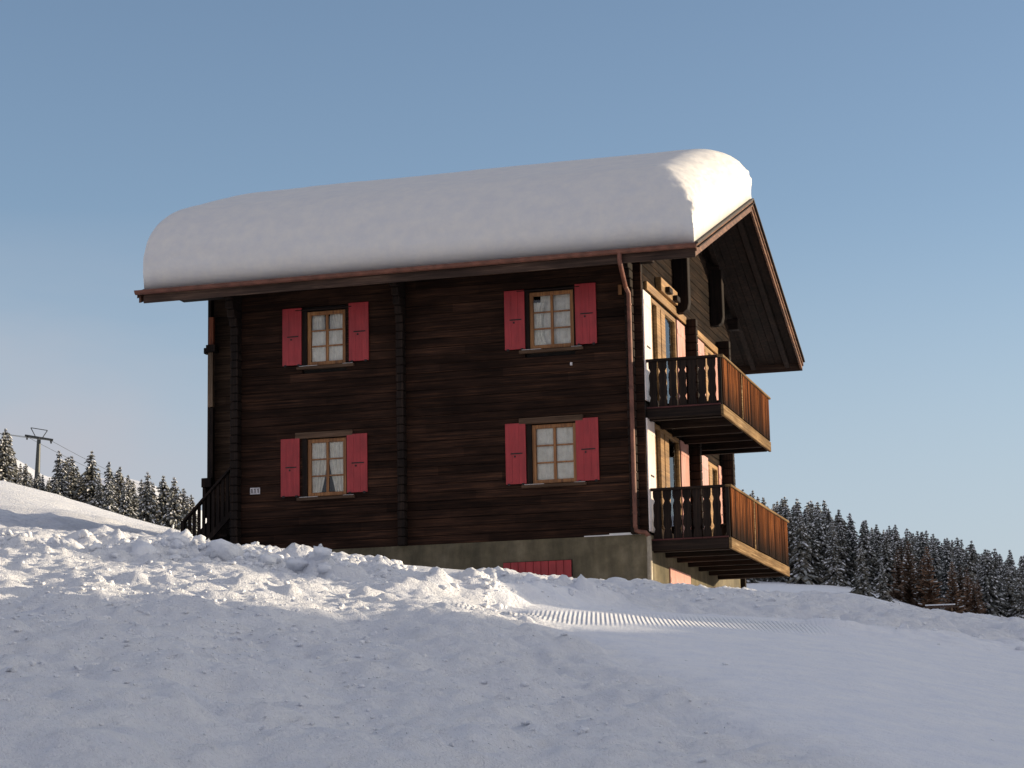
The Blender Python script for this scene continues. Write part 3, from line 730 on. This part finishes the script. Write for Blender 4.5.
# boards seen from below
m=MB()
for x0 in np.arange(RX0+.02,RX1-.1,.19):
    for (a,b) in ((EY0+.05,RY-.02),(RY+.02,EY1-.05)):
        slab(m,a,b,x0,x0+.178,-.061,-.085-random.uniform(0,.006))
m.build('soffit_board',M['beamy'],roof)
m=MB()
for x0 in [RX0+.3+ .86*k for k in range(14)]:
    slab(m,EY0+.12,RY-.03,x0,x0+.12,-.088,-.24);slab(m,RY+.03,EY1-.12,x0,x0+.12,-.088,-.24)
m.each('rafter',M['beamy'],roof)
for yy in (.1,3.3,RY,7.4,9.6):
    m=MB();zt=roofz(yy)-.243;m.box(RX0+.35,.25,yy-.11,yy+.11,zt-.26,zt);m.build('purlin',M['beam'],roof,bevel=.01)
# verge boards, two tiers, both ends
for sx,xx in ((1,RX1),(-1,RX0)):
    for (a,b) in ((EY0-.0,RY),(RY,EY1)):
        m=MB();x2=xx+sx*.03
        slab(m,a,b,min(xx,x2),max(xx,x2),-.01,-.155);m.build('verge_board',M['verge'],roof,bevel=.004)
        m=MB();x3=xx-sx*.05
        slab(m,a+.03 if a<RY-.1 and b<=RY else a,b if b<=RY else b-.03,min(xx-sx*.001,x3),max(xx-sx*.001,x3),-.09,-.26);m.build('verge_board',M['verge'],roof,bevel=.004)
m=MB()
for (a,b) in ((EY0,RY),(RY,EY1)):slab(m,a,b,RX1+.002,RX1+.06,.032,-.008)
m.build('verge_cap',M['tile'],roof)
# small blocks under the verge that catch the sun
m=MB()
for yy in (.25,.95,1.75,2.7,3.9,4.8):m.box(RX1-.24,RX1-.2,yy-.05,yy+.05,roofz(yy)-.37,roofz(yy)-.262)
m.each('lath_end',M['rail'],roof)
# eave fascia and gutter
m=MB();m.box(RX0+.12,RX1-.0,EY0-.0,EY0+.035,roofz(EY0)-.27,roofz(EY0)-.005)
m.build('fascia_board',M['fascia'],roof,bevel=.005)
m=MB();m.box(RX0+.12,RX1-.0,EY1-.035,EY1,roofz(EY1)-.27,roofz(EY1)-.005);m.build('fascia_board',M['fascia'],roof,bevel=.005)
# half round gutter
def gutter(yc,zc,x0,x1,r=.075):
    n=10;outer=[];
    for k in range(n+1):
        a=math.pi+math.pi*k/n;outer.append((yc+r*math.cos(a),zc+r*math.sin(a)))
    inner=[(yc+(r-.008)*math.cos(math.pi+math.pi*k/n),zc+(r-.008)*math.sin(math.pi+math.pi*k/n)) for k in range(n+1)][::-1]
    m=MB();v=outer+inner;N_=len(v)
    vv=[(x0,p[0],p[1]) for p in v]+[(x1,p[0],p[1]) for p in v]
    ff=[(i,(i+1)%N_,N_+(i+1)%N_,N_+i) for i in range(N_)]
    for i in range(n):ff.append((i,i+1,N_-2-i,N_-1-i));ff.append((N_+i,N_+i+1,2*N_-2-i,2*N_-1-i))
    m.add(vv,ff);m.tube([(x0,yc-r,zc),(x1,yc-r,zc)],.011,6);return m
GZ0=roofz(EY0)-.03
gt=gutter(EY0-.085,GZ0,RX0-.02,RX1+.03);gt=gt.build('gutter',M['copper'],CH)
m=MB()
for x0 in np.arange(RX0+.2,RX1,.8):m.box(x0,x0+.03,EY0-.165,EY0-.002,GZ0+.004,GZ0+.012)
m.each('gutter_bracket',M['copper'],gt)
dp=MB();DX=-.1
dp.tube([(DX,EY0-.085,GZ0-.06),(DX,EY0-.085,GZ0-.2),(DX+.0,EY0-.04,GZ0-.27),(-.24,-.33,4.97),(-.2,-.24,4.85),(-.2,-.235,4.7),(-.2,-.235,.14),(-.19,-.225,.06),(-.12,-.2,.03),(-.01,-.19,.015),(.05,-.15,-.06)],.046,12)
d=dp.build('downpipe',M['copper'],CH,smooth=False)
m=MB();m.tube([(.052,-.15,-.06),(.055,-.15,-.5),(.055,-.15,-1.6)],.05,12);m.build('ground_pipe',M['zinc'],d)
m=MB()
for z in (4.6,2.9,1.2,.4):m.tube([(-.2,-.235,z),(-.2,-.235,z+.03)],.056,12)
m.each('pipe_clip',M['copper'],d)
m=MB();m.box(-.02,.02,-.075,-.04,-1.6,-.42);m.build('edge_strip',M['zinc'],CH)
# ---- gable doors, frames and red shutters with sun glare in their colour
def gdoor(y0,y1,z0,z1,posts):
    m=MB();m.box(-.06,.02,y0,y0+.07,z0,z1);m.box(-.06,.02,y1-.07,y1,z0,z1);m.box(-.06,.02,y0+.07,y1-.07,z1-.09,z1);m.box(-.06,.02,y0+.07,y1-.07,z0,z0+.2)
    for (a,b) in posts:m.box(-.055,.035,a,b,z0+.2,z1-.09)
    o=m.build('door',M['honeyy'],CH,bevel=.005)
    ys=[y0+.07]+[q for p in posts for q in p]+[y1-.07];g_=MB()
    for i in range(0,len(ys),2):
        if ys[i+1]-ys[i]>.05:g_.box(-.04,-.034,ys[i],ys[i+1],z0+.2,z1-.09)
    g_.build('pane',M['glass'],o)
    h=MB();h.box(.036,.07,posts[0][1]-.06,posts[0][1]-.03,z0+.95,z0+1.1) if posts else h.box(.021,.06,y0+.02,y0+.05,z0+.95,z0+1.1);h.build('handle',M['plate'],o)
    return o
gdoor(.81,3.21,.03,2.35,[(1.28,1.62),(1.70,2.08)])
gdoor(.81,3.21,2.67,4.97,[(1.28,1.62),(1.70,2.08)])
gdoor(6.29,7.44,.03,2.29,[(6.36,6.7)])
gdoor(6.29,7.44,2.67,4.97,[(6.36,6.7)])
def gshut(y0,y1,z0,z1,x=.012,cap=False):
    m=MB();n=3;w=(y1-y0)/n
    for k in range(n):m.box(x,x+.028,y0+k*w+.003,y0+(k+1)*w-.003,z0,z1)
    m.box(x+.0285,x+.036,y0+.02,y1-.02,z0+.2,z0+.3);m.box(x+.0285,x+.036,y0+.02,y1-.02,z1-.3,z1-.2)
    o=m.build('shutter',M['pale'] if y0<.5 else M['pink'],CH,bevel=.003);o['label']='red shutter on the sunny gable, sun glare put into its pale colour'
    l=MB();l.box(x+.029,x+.04,y0+.2,y1-.2,(z0+z1)/2-.015,(z0+z1)/2+.015);l.build('latch',M['black'],o)
for (a,b) in ((.04,.72),(3.27,4.08),(5.46,6.22),(7.48,7.82)):
    gshut(a,b,.06,2.34);gshut(a,b,2.7,4.97)
gshut(1.72,3.75,-1.6,-.52,.034);gshut(6.5,7.9,-1.6,-.56,.034)
# far corner board by the foundation
m=MB();m.box(.03,.14,9.8,9.95,-1.8,-.02);m.build('corner_post',M['post'],CH)
# ---- balconies
def balcony(xe,ya,yb,ztop,zdeck,zbot,posts=True,debris=False):
    # deck planks run along y on joists that run out from the wall
    dk=MB()
    n=9
    for k in range(n):
        w=(xe-.06)/n;dk.box(.08+k*w*.96,.08+(k+1)*w*.96-.014,ya+.03,yb-.03,zdeck-.045,zdeck)
    b=dk.build('balcony',M['beamy'],CH)
    j=MB()
    yy=ya+.1
    w=.118
    while yy<yb-.1:
        j.box(.02,xe-.08,yy,yy+.13,zdeck-.225,zdeck-.047);yy+=1.12
    j.box(.02,xe-.08,yb-.2,yb-.07,zdeck-.225,zdeck-.047)
    j.each('joist',M['beam'],b,bevel=.006)
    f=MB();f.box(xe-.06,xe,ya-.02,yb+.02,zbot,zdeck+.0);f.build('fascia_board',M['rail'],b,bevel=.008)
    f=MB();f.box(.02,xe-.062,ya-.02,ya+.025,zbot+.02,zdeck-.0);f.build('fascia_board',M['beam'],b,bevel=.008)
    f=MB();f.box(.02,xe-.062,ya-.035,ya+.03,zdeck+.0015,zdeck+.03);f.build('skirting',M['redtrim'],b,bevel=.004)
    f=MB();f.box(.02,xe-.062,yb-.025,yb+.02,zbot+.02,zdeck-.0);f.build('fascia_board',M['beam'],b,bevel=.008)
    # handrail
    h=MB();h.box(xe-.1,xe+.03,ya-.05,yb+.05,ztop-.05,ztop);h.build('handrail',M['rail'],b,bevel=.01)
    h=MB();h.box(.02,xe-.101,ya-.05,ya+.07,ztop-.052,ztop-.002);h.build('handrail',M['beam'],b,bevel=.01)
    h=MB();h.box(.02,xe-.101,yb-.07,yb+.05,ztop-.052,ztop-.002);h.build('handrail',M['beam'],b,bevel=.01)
    # front boards, tight, profiled edges
    fb=MB();z0,z1=zdeck+.02,ztop-.055;w=.145;p=.16
    def board(m,c,axis,x,wid,th=.024,prof=True):
        N_=14;L=[];Rr=[]
        for i in range(N_+1):
            t=i/N_;z=z0+(z1-z0)*t
            ww=wid/2
            if prof:
                ww*=1-.42*math.exp(-((t-.78)/.05)**2)-.42*math.exp(-((t-.2)/.05)**2)-.18*math.exp(-((t-.5)/.10)**2)
            L.append((c-ww,z));Rr.append((c+ww,z))
        m.prism(L+Rr[::-1],axis,x,x+th)
    y=ya+.1
    while y<yb-.08:
        board(fb,y+random.uniform(-.004,.004),'x',xe-.034+random.uniform(-.004,.004),w,.03,False);y+=p
    fo=fb.build('railing_board',M['boards'],b)
    fo.location=(0,0,0)
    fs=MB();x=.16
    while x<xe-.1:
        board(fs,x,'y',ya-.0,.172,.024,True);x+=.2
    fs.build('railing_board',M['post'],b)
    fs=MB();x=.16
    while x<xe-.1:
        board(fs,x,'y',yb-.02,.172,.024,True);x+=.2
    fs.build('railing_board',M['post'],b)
    # corner posts and mid posts
    ps=MB();ps.box(xe-.1,xe-.03,ya-.012,ya+.06,zdeck,ztop-.053);ps.box(xe-.1,xe-.031,yb-.07,yb+.0,zdeck,ztop-.053)
    ps.box(xe-.1,xe-.031,(ya+yb)/2-.04,(ya+yb)/2+.04,zdeck,ztop-.053)
    ps.box(.15,.23,ya-.011,ya+.05,zdeck,ztop-.053)
    ps.each('railing_post',M['post'],b)
    ps=MB();ps.box(xe-.004,xe+.014,(ya+yb)*.38-.04,(ya+yb)*.38+.03,zdeck,ztop-.05);ps.each('railing_post',M['rail'],b)
    return b
M['redtrim']=wood('red_stained_trim',(.05,.015,.013),(.10,.03,.028),(.16,.06,.055),'x',.6)
# the boards' staining is measured from each balcony's floor
def boards_for(z):
    m=M['boards'].copy();m.name='balcony_board';
    for n_ in m.node_tree.nodes:
        if n_.type=='TEX_COORD':pass
    for n_ in m.node_tree.nodes:
        if n_.type=='MAP_RANGE':n_.inputs[1].default_value+=z;n_.inputs[2].default_value+=z
    return m
_b=M['boards']
M['boards']=boards_for(-.08)
b1=balcony(1.645,.20,7.14,.93,-.12,-.34)
M['boards']=boards_for(2.55)
b2=balcony(1.585,.15,5.62,3.54,2.53,2.31)
# ---- snow lying on the roof
def roofsnow():
    def edge(n,a,b,p=1.9):
        t=np.linspace(-1,1,n);t=np.sign(t)*(1-(1-np.abs(t))**p);return (a+b)/2+(b-a)/2*t
    x=edge(210,RX0+.13,RX1-.02,2.2);y=edge(190,EY0+.015,EY1-.015,2.4)
    X,Y=np.meshgrid(x,y,indexing='xy')
    def e(d,r,p):
        q=np.clip(d/r,0,1);return (1-(1-q)**p)**(1/p)
    zr=8.03-PITCH*(np.sqrt((Y-RY)**2+1.3**2)-.55)
    wob=.10*fbm(X*.45,Y*.45,201,2)
    far_=sst(RY-.3,RY+1.9,Y)
    fy=e(np.minimum(Y-EY0,EY1-Y),1.35+.6*wob,2.7);fx=np.minimum(e(X-RX0,.75+.6*wob,3.8),e(RX1-X,1.05+wob+1.6*far_,2.5-.4*far_))
    T=1.40+.03*fbm(X*.25,Y*.25,203,2)
    f=np.minimum(fx,fy)*.35+fx*fy*.65
    rz=8.03-PITCH*np.abs(Y-RY)
    Z=rz+.012+(zr+T-rz)*f
    # overhang: the mass creeps a little past the edge
    end=1-np.clip((RX1-X)/1.2,0,1)
    Z=Z+(.012*fbm(X*1.2,Y*1.2,205,3)+.006*fbm(X*5,Y*5,209,3))*np.clip(f*1.3,0,1)
    DX=end*np.clip(f*2,0,1)*(.03+.09*fbm(Y*1.8,Z*1.8,211,4)+.06*fbm(Y*9,Z*9,213,4,.65))
    fr=1-np.clip((Y-EY0)/1.2,0,1)
    DY=-fr*(.03+.05*fbm(X*.9,Z*2.2,215,3)+.02*fbm(X*5,Z*5,217,3)+.07*np.maximum(fbm(X*2.6,X*0,219,3),-.3)*(1-np.clip(f*3,0,1)))*np.clip(f*2+.15,0,1)-fr*.10*np.sin(np.clip(f,0,1)*math.pi)
    X2=X+DX+.05*end*np.sin(np.clip(f,0,1)*math.pi);X2=X2-.55*far_*np.clip((X-(RX1-2.5))/2.5,0,1);Y2=Y+DY
    ny,nx=X.shape;top=np.stack([X2,Y2,Z],-1).reshape(-1,3)
    bot=np.stack([X,Y,rz+.008],-1).reshape(-1,3)
    nv=nx*ny;F=[]
    i=np.arange(ny-1)[:,None]*nx+np.arange(nx-1)[None,:]
    q=np.stack([i,i+1,i+1+nx,i+nx],-1).reshape(-1,4)
    F=q.tolist()+(q[:,::-1]+nv).tolist()
    rim=[k for k in range(nx)]+[r*nx+nx-1 for r in range(1,ny)]+[(ny-1)*nx+k for k in range(nx-2,-1,-1)]+[r*nx for r in range(ny-2,0,-1)]
    for a,b in zip(rim,rim[1:]+rim[:1]):F.append((b,a,a+nv,b+nv))
    me=bpy.data.meshes.new('roof_snow');me.from_pydata(np.concatenate([top,bot]).tolist(),[],F);me.materials.append(M['snowr'])
    me.polygons.foreach_set('use_smooth',[True]*len(me.polygons))
    o=bpy.data.objects.new('roof_snow',me);COL.objects.link(o)
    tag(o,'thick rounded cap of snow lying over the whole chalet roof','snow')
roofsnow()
# ================================================================== TREES
def conifer(h,seed,snow=.5,larch=False):
    r=random.Random(seed);m=MB();tiers=int(h*2.9);rad=h*(.19+.06*r.random());lean=(r.uniform(-.03,.03),r.uniform(-.03,.03))
    for t in range(tiers):
        u=t/(tiers-1);z=h*(.05+.93*u);L=rad*(1-u)**.72*(.6+.7*r.random())+.24
        nb=int(7+6*(1-u));gap=r.random()*6.28;lx,ly=lean[0]*z,lean[1]*z
        for k in range(nb):
            a=2*math.pi*(k+r.random()*.9)/nb+t*1.3;l=L*(.5+.7*r.random())
            if abs((a-gap+3.14)%6.28-3.14)<.4 and r.random()<.6:continue
            dr=l*(.2+.45*r.random())*(1 if not larch else -.3)
            ca,sa=math.cos(a),math.sin(a);w=l*(.18+.2*r.random())+.05
            segs=3;pts=[]
            for q_ in range(segs+1):
                q=q_/segs;pts.append((l*q,z-dr*q**1.4+.1*r.uniform(-1,1),w*(1-q*.8)*(.4+.6*min(1,q*3+.2))))
            for q_ in range(segs):
                (r0,z0,w0),(r1,z1,w1)=pts[q_],pts[q_+1];tw=r.uniform(-.5,.5)
                P=lambda rr,ww,zz,dz:(lx+ca*rr-sa*ww,ly+sa*rr+ca*ww,zz+dz)
                m.add([P(r0,-w0,z0,-.35*w0-tw*w0),P(r0,0,z0,.06),P(r0,w0,z0,-.35*w0+tw*w0),P(r1,-w1,z1,-.4*w1-tw*w1),P(r1,0,z1,.05),P(r1,w1,z1,-.4*w1+tw*w1)],[(0,3,4,1),(1,4,5,2)],0)
                if q_>0 and r.random()<snow*(.45 if larch else 1):
                    lift=.04+.06*r.random();k0=.45+.6*r.random();o0=r.uniform(-.3,.3)*w0;e0=r.uniform(.3,1)
                    rm=r0+(r1-r0)*e0;zm=z0+(z1-z0)*e0
                    m.add([P(r0,o0-w0*k0,z0,-.2*w0+lift),P(r0,o0,z0,.12+lift),P(r0,o0+w0*k0,z0,-.2*w0+lift),P(rm,o0-w1*k0,zm,-.25*w1+lift),P(rm,o0,zm,.12+lift),P(rm,o0+w1*k0,zm,-.25*w1+lift)],[(0,3,4,1),(1,4,5,2)],2 if r.random()<.55 else 1)
    t=MB();t.tube([(0,0,-.8),(lean[0]*h*.35,lean[1]*h*.35,h*.35),(lean[0]*h*.75,lean[1]*h*.75,h*.75),(lean[0]*h*.97,lean[1]*h*.97,h*.99)],h*.017,6,0,.03)
    return m,t
def make_tree(h,seed,snow,larch=False):
    root=empty('larch_tree' if larch else 'spruce_tree')
    c,t=conifer(h,seed,snow,larch)
    c.build('crown',[M['larch'] if larch else M['needle'],M['tsnow'],M['frost']],root);t.build('trunk',M['bark'],root)
    return root
def copy_tree(root):
    r=root.copy();COL.objects.link(r)
    for ch in list(root.children):
        c=ch.copy();COL.objects.link(c);c.parent=r;c.matrix_parent_inverse=ch.matrix_parent_inverse
    return r
variants=[make_tree(10,100+k,[.85,.75,.95,.65,.8,.6][k]) for k in range(6)]
larches=[make_tree(9,200+k,.5,True) for k in range(3)]
used={}
def put(v,x,y,s,label,group,sx=1.):
    o=v if v.name not in used else copy_tree(v);used[v.name]=1
    o.location=(x,y,gz(x,y)-.15);o.rotation_euler=(0,0,rng.random()*6.28);o.scale=(s*sx,s*sx,s)
    tag(o,label,'tree',group);return o
cx,cy=CAM[0],CAM[1]
def at(ph,d):return cx+math.sin(ph)*d,cy+math.cos(ph)*d
LR='snow dusted spruce in the dense forest on the slope to the right of the chalet'
LL='snow laden spruce in the row behind the snowy shoulder left of the chalet'
LB='bare rusty brown larch among the spruces right of the chalet'
# right-hand forest, back rows upwards
k=0
for d0 in (322,342,364,386,410,434,458):
    ph=-.192+rng.random()*.006
    lim=-.046
    while ph<lim:
        d=d0+rng.uniform(-7,7)
        front=d0<=330
        if not(front and (-.155<ph<-.128 and rng.random()<.4)):
            x,y=at(ph,d);s=(.82+.32*rng.random()+(.16 if ph<-.14 and d0>380 else 0))*(.95 if front else 1.)
            put(variants[int(rng.integers(6))],x,y,s,LR,'spruces of the forest on the right-hand slope',.85+.2*rng.random())
        ph+=rng.uniform(.0038,.0062)
for i in range(15):
    ph=rng.uniform(-.112,-.076);x,y=at(ph,rng.uniform(300,318));put(larches[i%3],x,y,.6+.4*rng.random(),LB,'larches at the lower edge of the forest')
# two young firs standing forward of the wood on the snow
for j,(ph,d,s,lb) in enumerate(((-.1275,285,.62,'slim dark spruce standing in front of the right-hand forest, left one of two'),(-.118,283,.50,'short dark spruce standing in front of the right-hand forest, right one of two'))):
    x,y=at(ph,d);put(variants[3 if j==0 else 5],x,y,s,lb,None)
# left-hand row behind the shoulder
ph=-.545
while ph<-.425:
    for d0 in (250,268,290):
        d=d0+rng.uniform(-10,10);p2=ph+rng.uniform(-.002,.002);x,y=at(p2,d)
        hh=.66+.32*rng.random()
        if abs(p2+.4955)<.0095:hh=min(hh,.5+.1*rng.random())
        if p2<-.50:hh+=.1
        put(variants[int(rng.integers(6))],x,y,hh,LL,'spruces in the row left of the chalet',0.8+.3*rng.random())
    ph+=rng.uniform(.0026,.0042)
# ================================================================== ski lift
tx,ty=at(-.4955,430);tz=gz(tx,ty)
LT=tag(empty('lift_pylon',(tx,ty,tz)),'grey steel ski lift pylon with crossarm above the treetops at far left','pylon')
H_=.1528*430+CAM[2]-tz   # crossarm height above the ground
m=MB();m.tube([(0,0,-1),(.5,0,H_)],.75,10,0,.36);m.build('mast',M['steel'],LT)
ax=Vector((math.cos(-.4955),-math.sin(-.4955)*0-.0,0)).normalized();ax=Vector((.93,.36,-.17)).normalized()
o_=Vector((.5,0,H_))
m=MB();m.tube([o_-ax*2.7,o_+ax*2.7],.26,6);m.build('crossarm',M['steel'],LT)
m=MB();u=Vector((0,0,1))
m.tube([o_-ax*.6,o_-ax*1.6+u*1.7],.09,5);m.tube([o_+ax*.6,o_+ax*1.6+u*1.7],.09,5);m.tube([o_-ax*1.6+u*1.7,o_+ax*1.6+u*1.7],.08,5);m.build('gantry',M['steel'],LT)
for sgn in (-1,1):
    m=MB();c=o_+ax*2.3*sgn;q=Vector((.5,-.86,-.3)).normalized()
    m.tube([c-q*1.5-u*.35,c+q*1.5-u*.35],.14,5)
    for w in np.linspace(-1.4,1.4,6):m.tube([c+q*w-u*.35-ax*.12,c+q*w-u*.35+ax*.12],.2,8)
    m.build('roller_battery',M['steel'],LT)
cb=MB()
P0=Vector((tx,ty,tz))+o_
for sgn in (-1,1):
    s=P0+ax*2.3*sgn-u*.15
    xr,yr=at(-.430,560);er=Vector((xr,yr,CAM[2]+.124*560))+ax*2.3*sgn
    xl,yl=at(-.56,330);el_=Vector((xl,yl,CAM[2]+.1625*330))+ax*2.3*sgn
    for (e,sag) in ((er,1.),(el_,.3)):
        cb.tube([s+(e-s)*t-u*sag*4*t*(1-t) for t in np.linspace(0,1,14)],.045,4)
tag(cb.build('lift_cable',M['steel']),'pair of thin ski lift cables running down to the right from the pylon','cable')
# ================================================================== fence by the right crest
fx,fy=at(-.0985,180);gx,gy_=at(-.0885,180);ztop=CAM[2]+.0712*180
FE=tag(empty('wooden_fence',(fx,fy,gz(fx,fy))),'short low rail fence capped with snow just over the crest at right, before the forest','fence')
zf=ztop-gz(fx,fy);ln=gx-fx
m=MB();m.box(-.06,.06,-.06,.06,-1,zf);m.box(ln-.06,ln+.06,-.06,.06,-1,zf);m.each('post',M['paleboard'],FE)
m=MB();m.box(-.3,ln+.3,-.13,-.065,zf-.2,zf-.06);m.box(-.3,ln+.3,-.13,-.065,zf-.65,zf-.5);m.each('rail',M['fascia'],FE)
m=MB();m.box(-.28,ln+.28,-.14,.05,zf+.002,zf+.09);m.build('rail_snow',M['tsnow'],FE,bevel=.02)
